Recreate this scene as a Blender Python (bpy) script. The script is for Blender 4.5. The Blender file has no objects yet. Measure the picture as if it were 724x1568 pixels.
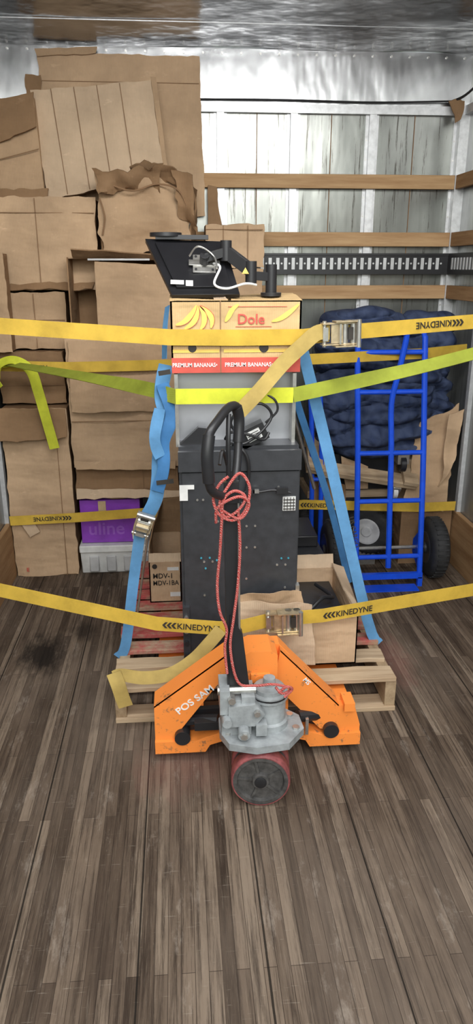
import bpy, bmesh, math, random
from mathutils import Vector, Matrix, noise
random.seed(7)
V=Vector
scene=bpy.context.scene
try: scene.view_settings.view_transform='Standard'
except Exception: pass

# ------------------------------------------------------------------ camera
cam=bpy.data.cameras.new('camera'); co=bpy.data.objects.new('camera',cam); scene.collection.objects.link(co)
cam.sensor_fit='VERTICAL'; cam.sensor_height=36; cam.lens=36*1100/1568
co.location=(0,0,1.555); co.rotation_euler=(math.radians(90-18.8),0,math.radians(-4.5))
scene.camera=co

# ------------------------------------------------------------------ materials
class N:
    def __init__(s,name):
        s.m=bpy.data.materials.new(name); s.m.use_nodes=True; s.t=s.m.node_tree; s.b=s.t.nodes['Principled BSDF']
        s.co=s.t.nodes.new('ShaderNodeTexCoord')
    def n(s,t,**k):
        x=s.t.nodes.new(t)
        for a,b in k.items(): setattr(x,a,b)
        return x
    def l(s,a,b): s.t.links.new(a,b)
    def mp(s,scale=(1,1,1),rot=(0,0,0),loc=(0,0,0),src='Object'):
        m=s.n('ShaderNodeMapping'); m.inputs['Scale'].default_value=scale; m.inputs['Rotation'].default_value=rot; m.inputs['Location'].default_value=loc
        s.l(s.co.outputs[src],m.inputs['Vector']); return m.outputs[0]
    def noise(s,sc,vec,det=4,rough=.5):
        x=s.n('ShaderNodeTexNoise'); x.inputs['Scale'].default_value=sc; x.inputs['Detail'].default_value=det; x.inputs['Roughness'].default_value=rough
        s.l(vec,x.inputs['Vector']); return x.outputs['Fac']
    def ramp(s,f,stops):
        r=s.n('ShaderNodeValToRGB'); e=r.color_ramp.elements
        while len(e)<len(stops): e.new(.5)
        for q,(p,c) in zip(e,stops): q.position=p; q.color=(*c,1)
        s.l(f,r.inputs[0]); return r.outputs[0]
    def mix(s,f,a,b,mode='MIX'):
        x=s.n('ShaderNodeMix',data_type='RGBA',blend_type=mode)
        for sock,v in ((x.inputs[0],f),(x.inputs[6],a),(x.inputs[7],b)):
            if isinstance(v,(int,float)): sock.default_value=v
            elif isinstance(v,tuple): sock.default_value=(*v,1)
            else: s.l(v,sock)
        return x.outputs[2]
    def math(s,op,a,b=0.0):
        x=s.n('ShaderNodeMath',operation=op)
        for i,v in enumerate((a,b)):
            if isinstance(v,(int,float)): x.inputs[i].default_value=v
            else: s.l(v,x.inputs[i])
        return x.outputs[0]
    def bump(s,h,st=.3,d=.01):
        x=s.n('ShaderNodeBump'); x.inputs['Strength'].default_value=st; x.inputs['Distance'].default_value=d
        s.l(h,x.inputs['Height']); s.l(x.outputs[0],s.b.inputs['Normal'])
    def set(s,col=None,rough=.5,metal=0,spec=None):
        if col is not None:
            if isinstance(col,tuple): s.b.inputs['Base Color'].default_value=(*col,1)
            else: s.l(col,s.b.inputs['Base Color'])
        if isinstance(rough,(int,float)): s.b.inputs['Roughness'].default_value=rough
        else: s.l(rough,s.b.inputs['Roughness'])
        s.b.inputs['Metallic'].default_value=metal
        if spec is not None: s.b.inputs['Specular IOR Level'].default_value=spec
        return s.m

def plain(name,c,rough=.5,metal=0,var=.12,sc=12,bump=0):
    k=N(name); f=k.noise(sc,k.mp(),5,.6)
    lo=tuple(max(0,x*(1-var*1.6)) for x in c); hi=tuple(min(1,x*(1+var)) for x in c)
    k.set(k.ramp(f,[(.3,lo),(.7,hi)]),rough,metal)
    if bump: k.bump(f,bump,.004)
    return k.m

def cardboard(name,c):
    k=N(name)
    f=k.noise(3.5,k.mp(),5,.6); fine=k.noise(60,k.mp((1,1,.25)),3,.6); sc=k.noise(9,k.mp((1,1,2.2)),7,.75); cr=k.noise(2.6,k.mp((1,1,3)),3,.5); dk=k.noise(1.7,k.mp((1,1,1)),6,.7)
    lo=tuple(x*.72 for x in c); hi=tuple(min(1,x*1.10) for x in c)
    base=k.ramp(f,[(.3,lo),(.7,hi)])
    w=k.n('ShaderNodeTexWave',wave_type='BANDS',bands_direction='X'); w.inputs['Scale'].default_value=45; w.inputs['Distortion'].default_value=1.2
    k.l(k.mp(),w.inputs['Vector'])
    c2=k.mix(.05,base,w.outputs['Color'],'MULTIPLY')
    c2=k.mix(k.ramp(sc,[(.60,(0,)*3),(.72,(.5,)*3)]),c2,tuple(min(1,x*1.3+.04) for x in c))
    c2=k.mix(k.ramp(dk,[(.56,(0,)*3),(.66,(.35,)*3)]),c2,tuple(x*.5 for x in c))
    c3=k.mix(k.math('MULTIPLY',fine,.18),c2,tuple(x*.6 for x in c))
    k.set(c3,.85,0,.2); k.bump(k.math('ADD',k.math('ADD',k.math('MULTIPLY',w.outputs['Fac'],.35),k.math('MULTIPLY',f,8)),k.math('MULTIPLY',cr,22)),.45,.003)
    return k.m
CARD=cardboard('cardboard_kraft',(.60,.415,.26))
CARD2=cardboard('cardboard_tan',(.53,.36,.22))
CARD3=cardboard('cardboard_dark',(.32,.195,.105))
CARDL=cardboard('cardboard_light',(.66,.49,.335))
CREASE=plain('cardboard_crease',(.25,.145,.075),.9)
TAPE=plain('packing_tape',(.60,.44,.26),.25)
BLACK=plain('black_plastic',(.018,.018,.02),.38)
DARKM=plain('black_powder_coat',(.036,.038,.043),.42,0,.15,30)
RUB=plain('tire_rubber',(.022,.022,.023),.75,0,.3,25,.3)
GREYM=plain('grey_enamel',(.31,.33,.335),.42,0,.25,18,.1)
STEEL=plain('zinc_steel',(.6,.59,.56),.3,.85,.15,30)
GOLDZ=plain('yellow_zinc',(.62,.50,.32),.35,.7,.2,40)
BLUEP=plain('blue_paint',(.01,.085,.72),.32,0,.1,20)
WHITE=plain('white_plastic',(.72,.72,.70),.5)
WHITEINK=plain('white_ink',(.8,.8,.78),.6)
INK=plain('black_ink',(.03,.025,.02),.6)
REDINK=plain('red_ink',(.58,.085,.06),.6)
YELINK=plain('yellow_ink',(.82,.56,.12),.55)
PURPLE=plain('purple_print',(.26,.06,.48),.4)
LILAC=plain('lilac_ink',(.34,.12,.56),.5)
MILKY=plain('milky_plastic',(.5,.5,.5),.4)
BLUEDECAL=plain('teal_led',(.05,.30,.40),.4)

def webbing(name,c,sc=260):
    k=N(name); w=k.n('ShaderNodeTexWave',wave_type='BANDS',bands_direction='DIAGONAL'); w.inputs['Scale'].default_value=sc; k.l(k.mp(),w.inputs['Vector'])
    f=k.noise(7,k.mp(),5,.65)
    base=k.ramp(f,[(.28,tuple(x*.64 for x in c)),(.62,c)])
    k.set(k.mix(.2,base,w.outputs['Color'],'MULTIPLY'),.7,0,.25); k.bump(w.outputs['Fac'],.4,.001); return k.m
YEL=webbing('yellow_webbing',(.76,.50,.07))
YELD=webbing('worn_yellow_webbing',(.58,.42,.13))
LIME=webbing('lime_webbing',(.76,.80,.06))
OLIVE=webbing('olive_lime_webbing',(.38,.43,.05))
BLUW=webbing('blue_webbing',(.08,.26,.56))
BLUL=webbing('light_blue_webbing',(.15,.38,.68))

def orange():
    k=N('orange_paint'); f=k.noise(9,k.mp(),6,.7); g=k.noise(45,k.mp(),6,.7)
    m=k.ramp(k.math('MULTIPLY',f,g),[(.15,(1,1,1)),(.19,(0,0,0))])
    k.set(k.mix(m,(.90,.27,.05),(.35,.15,.06)),.45); return k.m
ORANGE=orange()
def rope():
    k=N('red_rope'); w=k.n('ShaderNodeTexWave',wave_type='BANDS',bands_direction='DIAGONAL'); w.inputs['Scale'].default_value=90; w.inputs['Distortion'].default_value=9
    k.l(k.mp(),w.inputs['Vector']); k.set(k.ramp(w.outputs['Fac'],[(.6,(.48,.06,.05)),(.95,(.60,.26,.23))]),.85); k.bump(w.outputs['Fac'],.6,.003); return k.m
ROPE=rope()
def blanketm():
    k=N('navy_quilted_fabric')
    def wv(rot):
        w=k.n('ShaderNodeTexWave',wave_type='BANDS',bands_direction='X',wave_profile='SIN'); w.inputs['Scale'].default_value=5; w.inputs['Distortion'].default_value=2.5; w.inputs['Detail Scale'].default_value=1.5
        k.l(k.mp(rot=rot),w.inputs['Vector']); return w.outputs['Fac']
    a=wv((0,.78,0)); b=wv((0,-.78,0)); mn=k.math('MINIMUM',a,b)
    f=k.noise(8,k.mp(),5,.6)
    c=k.ramp(f,[(.3,(.018,.028,.068)),(.7,(.05,.07,.14))])
    k.set(k.mix(k.math('MULTIPLY',k.math('SUBTRACT',1,mn),.25),c,(.11,.14,.22)),.85,0,.2)
    k.bump(k.math('ADD',mn,k.math('MULTIPLY',f,1.5)),.6,.016); return k.m
NAVY=blanketm()
def woodm(name,c,lo,axis='X',sc=1):
    k=N(name); s={'X':(1.2,16,16),'Y':(16,1.2,16),'Z':(16,16,1.2)}[axis]
    f=k.noise(2.2*sc,k.mp(s),7,.65); g=k.noise(4,k.mp(),4,.6)
    k.set(k.mix(k.math('MULTIPLY',g,.4),k.ramp(f,[(.3,lo),(.65,c)]),tuple(x*.65 for x in c)),.75,0,.3); k.bump(f,.3,.004); return k.m
WRAIL=woodm('rail_wood',(.58,.38,.20),(.34,.18,.08),'X')
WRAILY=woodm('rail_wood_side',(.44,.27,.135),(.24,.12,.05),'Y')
PALW=woodm('pallet_wood',(.58,.44,.29),(.32,.21,.12),'X')
PALY=woodm('pallet_stringer_wood',(.46,.34,.21),(.24,.16,.09),'Y')
def palred():
    k=N('pallet_wood_red'); f=k.noise(2.2,k.mp((1.2,16,16)),7,.65); g=k.noise(9,k.mp(),5,.7)
    w=k.ramp(f,[(.3,(.27,.17,.10)),(.65,(.56,.42,.29))])
    k.set(k.mix(k.ramp(g,[(.42,(.85,)*3),(.60,(.0,)*3)]),w,(.48,.06,.07)),.8,0,.2); k.bump(f,.3,.004); return k.m
PALR=palred()

def floorm():
    k=N('truck_floor_laminate')
    def brick(bw,rh,mort,off):
        br=k.n('ShaderNodeTexBrick'); br.offset=off; br.offset_frequency=2; br.squash=1
        k.l(k.mp(rot=(0,0,math.pi/2)),br.inputs['Vector'])
        for a,b in (('Scale',1),('Mortar Size',mort),('Mortar Smooth',.5),('Brick Width',bw),('Row Height',rh),('Bias',0)): br.inputs[a].default_value=b
        br.inputs['Color1'].default_value=(.0,)*3+(1,); br.inputs['Color2'].default_value=(1,1,1,1); br.inputs['Mortar'].default_value=(.5,.5,.5,1)
        return br
    b1=brick(.83,.032,.0010,.37)
    grain=k.noise(3,k.mp((26,.9,1)),8,.78); fg=k.noise(3,k.mp((90,3,1)),6,.7); big=k.noise(1.6,k.mp((1,.6,1)),5,.6); dust=k.noise(14,k.mp((1,.3,1)),6,.75); med=k.noise(4,k.mp((6,1,1)),4,.6)
    scr=k.noise(6,k.mp((3,40,1),rot=(0,0,.5)),5,.6); blot=k.noise(5,k.mp((1.6,.5,1)),6,.7)
    v=k.math('ADD',k.math('MULTIPLY',b1.outputs['Color'],.68),k.math('MULTIPLY',med,.32))
    col=k.ramp(v,[(.06,(.048,.033,.023)),(.35,(.100,.071,.050)),(.65,(.158,.116,.083)),(.95,(.24,.185,.135))])
    col=k.mix(k.ramp(grain,[(.38,(.88,)*3),(.53,(0,)*3)]),col,(.030,.020,.014))
    col=k.mix(k.ramp(fg,[(.55,(0,)*3),(.75,(.35,)*3)]),col,(.31,.25,.19))
    col=k.mix(k.ramp(blot,[(.50,(0,)*3),(.68,(.5,)*3)]),col,(.050,.034,.025))
    col=k.mix(k.math('MULTIPLY',k.ramp(big,[(.45,(0,)*3),(.72,(1,)*3)]),.3),col,(.27,.215,.17))
    col=k.mix(k.math('MULTIPLY',k.ramp(dust,[(.58,(0,)*3),(.75,(1,)*3)]),.45),col,(.41,.35,.29))
    col=k.mix(k.ramp(scr,[(.66,(0,)*3),(.72,(.35,)*3)]),col,(.38,.33,.27))
    col=k.mix(k.math('MULTIPLY',b1.outputs['Fac'],.7),col,(.018,.012,.009))
    sx=k.n('ShaderNodeSeparateXYZ'); k.l(k.mp(),sx.inputs[0])
    fr=k.math('FRACT',k.math('DIVIDE',k.math('ADD',sx.outputs['X'],10.03),.305))
    seam=k.math('LESS_THAN',k.math('ABSOLUTE',k.math('SUBTRACT',fr,.5)),k.math('MULTIPLY',grain,.016))
    col=k.mix(k.math('MULTIPLY',seam,.88),col,(.010,.008,.006))
    def spot(x,y,r,sx_=1,sy_=1):
        m=k.mp(loc=(-(x-.29),-(y-1.765),0)); v=k.n('ShaderNodeVectorMath',operation='MULTIPLY'); k.l(m,v.inputs[0]); v.inputs[1].default_value=(1/sx_,1/sy_,0)
        l=k.n('ShaderNodeVectorMath',operation='LENGTH'); k.l(v.outputs[0],l.inputs[0])
        d=k.math('ADD',l.outputs['Value'],k.math('MULTIPLY',k.math('SUBTRACT',dust,.5),r*2.4))
        return k.ramp(k.math('DIVIDE',d,r),[(.3,(1,)*3),(1,(0,)*3)])
    col=k.mix(k.math('MULTIPLY',spot(-.60,2.75,.13,1,1.6),.9),col,(.010,.008,.007))
    col=k.mix(k.math('MULTIPLY',spot(-.46,2.95,.08,1,1.6),.7),col,(.015,.012,.010))
    col=k.mix(k.math('MULTIPLY',spot(.86,2.62,.16,.6,1.8),.3),col,(.26,.09,.075))
    col=k.mix(k.math('MULTIPLY',spot(.0,2.0,.2,1,1),.2),col,(.26,.09,.075))
    k.set(col,k.ramp(big,[(.3,(.68,)*3),(.7,(.85,)*3)]),0,.15)
    k.bump(k.math('SUBTRACT',grain,k.math('MULTIPLY',b1.outputs['Fac'],.6)),.35,.004); return k.m
FLOOR=floorm()

def panelm(name,base,rough,metal,streak,dirt=(.06,.055,.045),wav=.35):
    k=N(name); f=k.noise(2.2,k.mp((1,1,.35)),4,.5)
    st=k.noise(5,k.mp((16,16,.6)),6,.75); tp=k.noise(2.2,k.mp((2,2,1)),4,.6); st2=k.noise(2,k.mp((9,9,.5)),4,.6)
    m=k.math('MULTIPLY',k.ramp(st,[(.575,(0,)*3),(.62,(1,)*3)]),streak)
    c=k.ramp(tp,[(.3,tuple(x*.6 for x in base)),(.7,base)])
    c=k.mix(k.math('MULTIPLY',k.ramp(st2,[(.42,(0,)*3),(.7,(1,)*3)]),.4*min(1,streak*2)),c,tuple(x*.4 for x in base))
    c=k.mix(m,c,dirt)
    k.set(c,rough,metal); k.bump(f,wav,.03); return k.m
ALU=panelm('aluminium_panel',(.31,.32,.30),.24,.65,.9)
NOSE=panelm('brushed_nose_panel',(.52,.525,.53),.26,1.0,.0,wav=.9)
CEIL=panelm('ceiling_metal',(.32,.325,.335),.20,1.0,.0,wav=.8)
STUD=plain('galvanised_stud',(.66,.67,.68),.4,.4,.12,30)
ETR=plain('black_track',(.02,.02,.022),.4,.2)
SLOT=plain('track_slot',(.62,.63,.63),.4,.2)
LWALL=panelm('side_wall_panel',(.46,.47,.46),.33,.65,.5)

# ------------------------------------------------------------------ mesh builder
def catmull(pts,res=8,closed=False):
    P=[V(p) for p in pts]; out=[]
    n=len(P)
    if n<3 and not closed: return P
    rng=range(n if closed else n-1)
    for i in rng:
        if closed: a,b,c,d=P[(i-1)%n],P[i],P[(i+1)%n],P[(i+2)%n]
        else: a,b,c,d=P[max(i-1,0)],P[i],P[i+1],P[min(i+2,n-1)]
        for j in range(res):
            t=j/res
            out.append(.5*((2*b)+(c-a)*t+(2*a-5*b+4*c-d)*t*t+(3*b-a-3*c+d)*t**3))
    if not closed: out.append(P[-1])
    return out

class O:
    def __init__(s,name): s.name=name; s.bm=bmesh.new(); s.mats=[]
    def _m(s,nf,mat):
        if mat not in s.mats: s.mats.append(mat)
        i=s.mats.index(mat); s.bm.faces.ensure_lookup_table()
        for f in s.bm.faces[nf:]: f.material_index=i
    def prism(s,pts,vec,mat):
        nf=len(s.bm.faces); vec=V(vec)
        a=[s.bm.verts.new(V(p)) for p in pts]; b=[s.bm.verts.new(V(p)+vec) for p in pts]; n=len(a)
        s.bm.faces.new(a); s.bm.faces.new(b[::-1])
        for i in range(n): s.bm.faces.new((a[i],b[i],b[(i+1)%n],a[(i+1)%n]))
        s._m(nf,mat)
    def bx(s,x0,x1,y0,y1,z0,z1,mat,mtx=None):
        pts=[V(p) for p in ((x0,y0,z0),(x1,y0,z0),(x1,y0,z1),(x0,y0,z1))]
        vec=V((0,y1-y0,0))
        if mtx is not None: pts=[mtx@p for p in pts]; vec=mtx.to_3x3()@vec
        s.prism(pts,vec,mat)
    def cyl(s,p0,p1,r,mat,seg=24,r2=None):
        p0,p1=V(p0),V(p1); r2=r if r2 is None else r2
        d=(p1-p0).normalized(); u=d.orthogonal().normalized(); w=d.cross(u); nf=len(s.bm.faces)
        A=[];B=[]
        for i in range(seg):
            a=2*math.pi*i/seg; k=u*math.cos(a)+w*math.sin(a)
            A.append(s.bm.verts.new(p0+k*r)); B.append(s.bm.verts.new(p1+k*r2))
        s.bm.faces.new(A[::-1]); s.bm.faces.new(B)
        for i in range(seg): s.bm.faces.new((A[i],A[(i+1)%seg],B[(i+1)%seg],B[i]))
        s._m(nf,mat)
    def lathe(s,c,axis,prof,mat,seg=36,caps=True):
        c,d=V(c),V(axis).normalized(); u=d.orthogonal().normalized(); w=d.cross(u); nf=len(s.bm.faces); rings=[]
        for (h,r) in prof:
            rings.append([s.bm.verts.new(c+d*h+(u*math.cos(2*math.pi*i/seg)+w*math.sin(2*math.pi*i/seg))*r) for i in range(seg)])
        for a,b in zip(rings,rings[1:]):
            for i in range(seg): s.bm.faces.new((a[i],a[(i+1)%seg],b[(i+1)%seg],b[i]))
        if caps: s.bm.faces.new(rings[0][::-1]); s.bm.faces.new(rings[-1])
        s._m(nf,mat)
    def tube(s,pts,r,mat,seg=10,res=8,closed=False):
        P=catmull(pts,res,closed); nf=len(s.bm.faces); rings=[]; n=len(P)
        t0=(P[1]-P[0]).normalized(); u=t0.orthogonal().normalized()
        for i,p in enumerate(P):
            t=(P[(i+1)%n]-P[i-1]) if closed else (P[min(i+1,n-1)]-P[max(i-1,0)])
            t.normalize(); u=(u-t*u.dot(t)).normalized(); w=t.cross(u)
            rings.append([s.bm.verts.new(p+(u*math.cos(2*math.pi*j/seg)+w*math.sin(2*math.pi*j/seg))*r) for j in range(seg)])
        L=list(zip(rings,rings[1:]))
        if closed: L.append((rings[-1],rings[0]))
        for a,b in L:
            for j in range(seg): s.bm.faces.new((a[j],a[(j+1)%seg],b[(j+1)%seg],b[j]))
        if not closed: s.bm.faces.new(rings[0][::-1]); s.bm.faces.new(rings[-1])
        s._m(nf,mat)
    def ribbon(s,pts,normal,w,mat,th=.003,res=8,smooth=True):
        P=catmull(pts,res) if smooth else [V(p) for p in pts]; nf=len(s.bm.faces)
        multi=isinstance(normal[0],(tuple,list,Vector))
        if multi: NN=catmull(normal,res) if smooth else [V(q) for q in normal]
        n=len(P); rings=[]
        for i,p in enumerate(P):
            t=(P[min(i+1,n-1)]-P[max(i-1,0)]).normalized()
            nn=(NN[i] if multi else V(normal)).normalized()
            wd=t.cross(nn).normalized(); nn=wd.cross(t).normalized()
            rings.append([s.bm.verts.new(p+wd*w/2+nn*th/2),s.bm.verts.new(p-wd*w/2+nn*th/2),s.bm.verts.new(p-wd*w/2-nn*th/2),s.bm.verts.new(p+wd*w/2-nn*th/2)])
        for a,b in zip(rings,rings[1:]):
            for j in range(4): s.bm.faces.new((a[j],a[(j+1)%4],b[(j+1)%4],b[j]))
        s.bm.faces.new(rings[0][::-1]); s.bm.faces.new(rings[-1]); s._m(nf,mat)
    def sheet(s,c,mat,th=.008,nx=16,ny=16,amp=.004,jag=.0,freq=4,seed=0,curl=None):
        TL,TR,BR,BL=[V(p) for p in c]; nn=(TR-TL).cross(BL-TL).normalized(); nf=len(s.bm.faces)
        def P(i,j):
            a,b=i/nx,j/ny; p=TL*(1-a)*(1-b)+TR*a*(1-b)+BR*a*b+BL*(1-a)*b
            q=p*freq+V((seed,seed*.7,0)); p=p+nn*amp*noise.noise(q)*2
            if jag and (i in(0,nx) or j in (0,ny)):
                p=p+V((noise.noise(p*19),0,noise.noise(p*23+V((5,5,5)))))*jag
            if curl: p=p+curl(a,b)
            return p
        F=[[s.bm.verts.new(P(i,j)+nn*th/2) for i in range(nx+1)] for j in range(ny+1)]
        B=[[s.bm.verts.new(P(i,j)-nn*th/2) for i in range(nx+1)] for j in range(ny+1)]
        for j in range(ny):
            for i in range(nx):
                s.bm.faces.new((F[j][i],F[j][i+1],F[j+1][i+1],F[j+1][i])); s.bm.faces.new((B[j][i],B[j+1][i],B[j+1][i+1],B[j][i+1]))
        for j in range(ny):
            s.bm.faces.new((F[j][0],F[j+1][0],B[j+1][0],B[j][0])); s.bm.faces.new((F[j][nx],B[j][nx],B[j+1][nx],F[j+1][nx]))
        for i in range(nx):
            s.bm.faces.new((F[0][i],B[0][i],B[0][i+1],F[0][i+1])); s.bm.faces.new((F[ny][i],F[ny][i+1],B[ny][i+1],B[ny][i]))
        s._m(nf,mat)
    def text(s,body,o,xd,yd,size,mat,ext=.0006,sx=1.0):
        cu=bpy.data.curves.new('t','FONT'); cu.body=body; cu.size=size; cu.extrude=ext; cu.resolution_u=3; cu.offset=size*.012
        ob=bpy.data.objects.new('t',cu); scene.collection.objects.link(ob)
        bpy.context.view_layer.update()
        me=bpy.data.meshes.new_from_object(ob.evaluated_get(bpy.context.evaluated_depsgraph_get()))
        bpy.data.objects.remove(ob)
        xd,yd=V(xd).normalized(),V(yd).normalized(); zd=xd.cross(yd)
        M=Matrix((( xd.x,yd.x,zd.x,o[0]),(xd.y,yd.y,zd.y,o[1]),(xd.z,yd.z,zd.z,o[2]),(0,0,0,1)))@Matrix.Diagonal((sx,1,1,1))
        me.transform(M); nf=len(s.bm.faces); s.bm.from_mesh(me); s._m(nf,mat); bpy.data.meshes.remove(me)
    def done(s,bevel=0,seg=2,angle=.6):
        bm=s.bm; bmesh.ops.recalc_face_normals(bm,faces=bm.faces[:])
        for f in bm.faces: f.smooth=True
        for e in bm.edges:
            if len(e.link_faces)==2 and e.calc_face_angle(0)>angle: e.smooth=False
        xs=[v.co for v in bm.verts]
        lo=V((min(p.x for p in xs),min(p.y for p in xs),min(p.z for p in xs))); hi=V((max(p.x for p in xs),max(p.y for p in xs),max(p.z for p in xs)))
        org=V(((lo.x+hi.x)/2,(lo.y+hi.y)/2,lo.z))
        bmesh.ops.translate(bm,verts=bm.verts[:],vec=-org)
        me=bpy.data.meshes.new(s.name); bm.to_mesh(me); bm.free()
        for m in s.mats: me.materials.append(m)
        ob=bpy.data.objects.new(s.name,me); ob.location=org; scene.collection.objects.link(ob)
        if bevel:
            b=ob.modifiers.new('bevel','BEVEL'); b.width=bevel; b.segments=seg; b.limit_method='ANGLE'; b.angle_limit=.7
        return ob

XL,XR,YB=-.92,1.50,4.03
ZC=2.56
# ------------------------------------------------------------------ room shell
o=O('floor'); o.bx(XL-.05,XR+.05,-.6,YB+.1,-.06,0,FLOOR); o.done()
o=O('ground'); o.bx(-30,30,-40,-.62,-1.3,-1.1,plain('asphalt',(.16,.16,.155),.9)); o.done()
o=O('wall_back')
o.bx(XL,XR,YB,YB+.04,0,2.31,ALU)
for x in (-.76,-.5,-.135,.235,.606,1.009,1.47):
    o.bx(x-.018,x+.018,YB-.025,YB,0,2.31,STUD); o.bx(x-.034,x+.034,YB-.004,YB+.001,0,2.31,STUD)
    for i in range(24): o.cyl((x-.026,YB-.003,.1+i*.09),(x-.026,YB-.008,.1+i*.09),.004,STEEL,8)
o.bx(XL,XR,YB-.03,YB,2.285,2.325,STUD)
for x in (.42,.80,1.23): o.bx(x-.002,x+.002,YB-.003,YB,0,2.29,CREASE)
o.bx(XL,XR,YB-.02,YB+.02,2.325,ZC,NOSE)
for i in range(26): o.cyl((XL+.05+i*.093,YB-.018,ZC-.02),(XL+.05+i*.093,YB-.026,ZC-.02),.005,STEEL,8)
o.done()
o=O('ceiling'); o.sheet(((XL,YB,ZC+.01),(XR,YB,ZC+.01),(XR,1.6,ZC+.01),(XL,1.6,ZC+.01)),CEIL,.02,30,30,.006,0,1.6)
for i in range(5): o.bx(XL,XR,3.62-.4*i-.002,3.62-.4*i+.002,ZC-.004,ZC,STUD)
o.done()
o=O('wall_right')
o.bx(XR,XR+.04,.6,YB,0,ZC,LWALL)
for y in (3.6,3.2,2.8,2.4,2.0,1.6,1.2): o.bx(XR-.022,XR,y-.018,y+.018,0,2.31,STUD)
o.bx(XR-.05,XR,YB-.05,YB,0,2.33,STUD)
o.bx(XR-.03,XR,.6,YB,2.285,2.325,STUD)
o.done()
o=O('wall_left')
o.bx(XL-.04,XL,.6,YB,0,ZC,LWALL)
for y in (3.6,3.2,2.8,2.4,2.0,1.6,1.2): o.bx(XL,XL+.022,y-.018,y+.018,0,2.31,STUD)
o.bx(XL,XL+.03,.6,YB,2.285,2.325,STUD)
o.done()
o=O('trim_1')
for z0,z1 in ((1.94,2.007),(1.66,1.73),(1.394,1.464)): o.sheet(((XL,YB-.036,z1),(XR-.05,YB-.036,z1),(XR-.05,YB-.036,z0),(XL,YB-.036,z0)),WRAIL,.022,30,2,.001,0,3)
o.done(.002)
o=O('trim_2')
for z0,z1 in ((1.94,2.007),(1.66,1.73),(1.394,1.464)): o.bx(XR-.045,XR-.022,.6,YB-.05,z0,z1,WRAILY)
o.done(.002)
o=O('trim_3')
for z0,z1 in ((1.94,2.007),(1.66,1.73),(1.394,1.464)): o.bx(XL+.022,XL+.045,.6,YB-.05,z0,z1,WRAILY)
o.done(.002)
o=O('baseboard_right'); o.bx(XR-.03,XR-.002,.6,YB-.05,0,.30,WRAILY); o.done(.003)
o=O('baseboard_left'); o.bx(XL+.002,XL+.03,.6,YB-.05,0,.30,WRAILY); o.done(.003)
o=O('cargo_track')
o.bx(-.9,XR-.05,YB-.05,YB-.028,1.52,1.626,ETR)
for z in (1.526,1.620): o.bx(-.9,XR-.05,YB-.056,YB-.048,z-.006,z+.006,ETR)
x=.40
while x<1.42:
    o.bx(x,x+.017,YB-.053,YB-.049,1.545,1.603,SLOT); o.cyl((x+.029,YB-.052,1.575),(x+.029,YB-.048,1.575),.005,SLOT,8); x+=.041
o.bx(XR-.05,XR-.026,.9,YB-.05,1.52,1.626,ETR)
y=3.92
while y>3.2:
    o.bx(XR-.053,XR-.049,y-.017,y,1.545,1.603,SLOT); y-=.041
o.done()
o=O('wall_cable'); o.tube([(1.40,3.98,2.345),(1.44,3.9,2.36),(1.475,3.7,2.42),(1.49,3.4,2.5)],.006,BLACK)
o.tube([(-.1,3.99,2.335),(.5,3.99,2.34),(1.0,3.99,2.336),(1.40,3.98,2.345)],.004,BLACK)
o.sheet(((1.37,3.96,2.345),(1.46,3.96,2.345),(1.44,3.95,2.26),(1.42,3.95,2.24)),CARD3,.006,6,6,.006,.01,20); o.done()

# ------------------------------------------------------------------ cardboard stack (left)
def seams(o,x0,x1,z,y): o.bx(x0,x1,y-.0015,y+.002,z-.0015,z+.0015,CREASE)
def vse(o,x,z0,z1,y): o.bx(x-.0015,x+.0015,y-.0015,y+.002,z0,z1,CREASE)
def closedbox(name,x0,x1,y0,y1,z0,z1,mat,hs=(),vs=(),tape=None,seed=0):
    o=O(name)
    o.sheet(((x0,y0,z1),(x1,y0,z1),(x1,y0,z0),(x0,y0,z0)),mat,.006,20,20,.009,.010,6,seed)
    o.bx(x0+.004,x1-.004,y0+.010,y1,z0+.001,z1-.004,CARD3)
    for h in hs: seams(o,x0+.006,x1-.006,h,y0-.009)
    for h in vs: vse(o,h,z0+.006,z1-.006,y0-.009)
    if tape: o.bx(tape-.025,tape+.025,y0-.006,y0-.003,z0,z1,TAPE)
    return o
o=O('flat_cardboard_sheet')
o.sheet(((-.635,3.985,2.52),(.135,3.985,2.515),(.15,3.975,1.80),(-.62,3.975,1.80)),CARD,.010,24,24,.004,.008,3,2)
for z in (2.40,): seams(o,-.62,.13,z,3.975)
o.sheet(((-.64,3.968,2.53),(-.35,3.968,2.545),(-.36,3.965,2.515),(-.63,3.965,2.50)),CARD2,.005,8,4,.003,.006,9,2)
o.sheet(((-.69,3.962,2.42),(-.62,3.962,2.42),(-.62,3.96,2.32),(-.70,3.96,2.33)),CARD3,.005,8,4,.006,.012,9,2)
o.done()
o=O('flat_cardboard_sheet')
o.sheet(((-.66,3.88,2.335),(-.10,3.88,2.385),(-.05,3.84,1.985),(-.61,3.84,1.86)),CARDL,.03,20,20,.006,.006,4,5)
for f in (.17,.36,.55,.74): 
    a=V((-.66+.56*f,3.860,2.335+.05*f)); b=V((-.61+.56*f,3.820,1.87+.115*f)); o.tube([a,b],.0016,CREASE,6)
o.sheet(((-.10,3.885,2.40),(-.075,3.885,2.40),(-.03,3.85,1.99),(-.05,3.85,1.985)),CARD2,.03,3,10,.003,.002,8); o.done()
o=O('flattened_carton')
o.sheet(((-.88,3.84,2.19),(-.64,3.84,2.30),(-.62,3.82,1.87),(-.88,3.82,1.88)),CARD2,.04,10,10,.006,.0,5,8)
o.sheet(((-.88,3.80,2.27),(-.64,3.82,2.32),(-.635,3.79,2.17),(-.88,3.79,2.08)),CARD3,.012,10,6,.008,.006,6,3)
o.sheet(((-.88,3.80,1.90),(-.60,3.80,1.905),(-.61,3.77,1.86),(-.88,3.77,1.85)),CARD3,.008,10,4,.010,.012,8,5)
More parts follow.
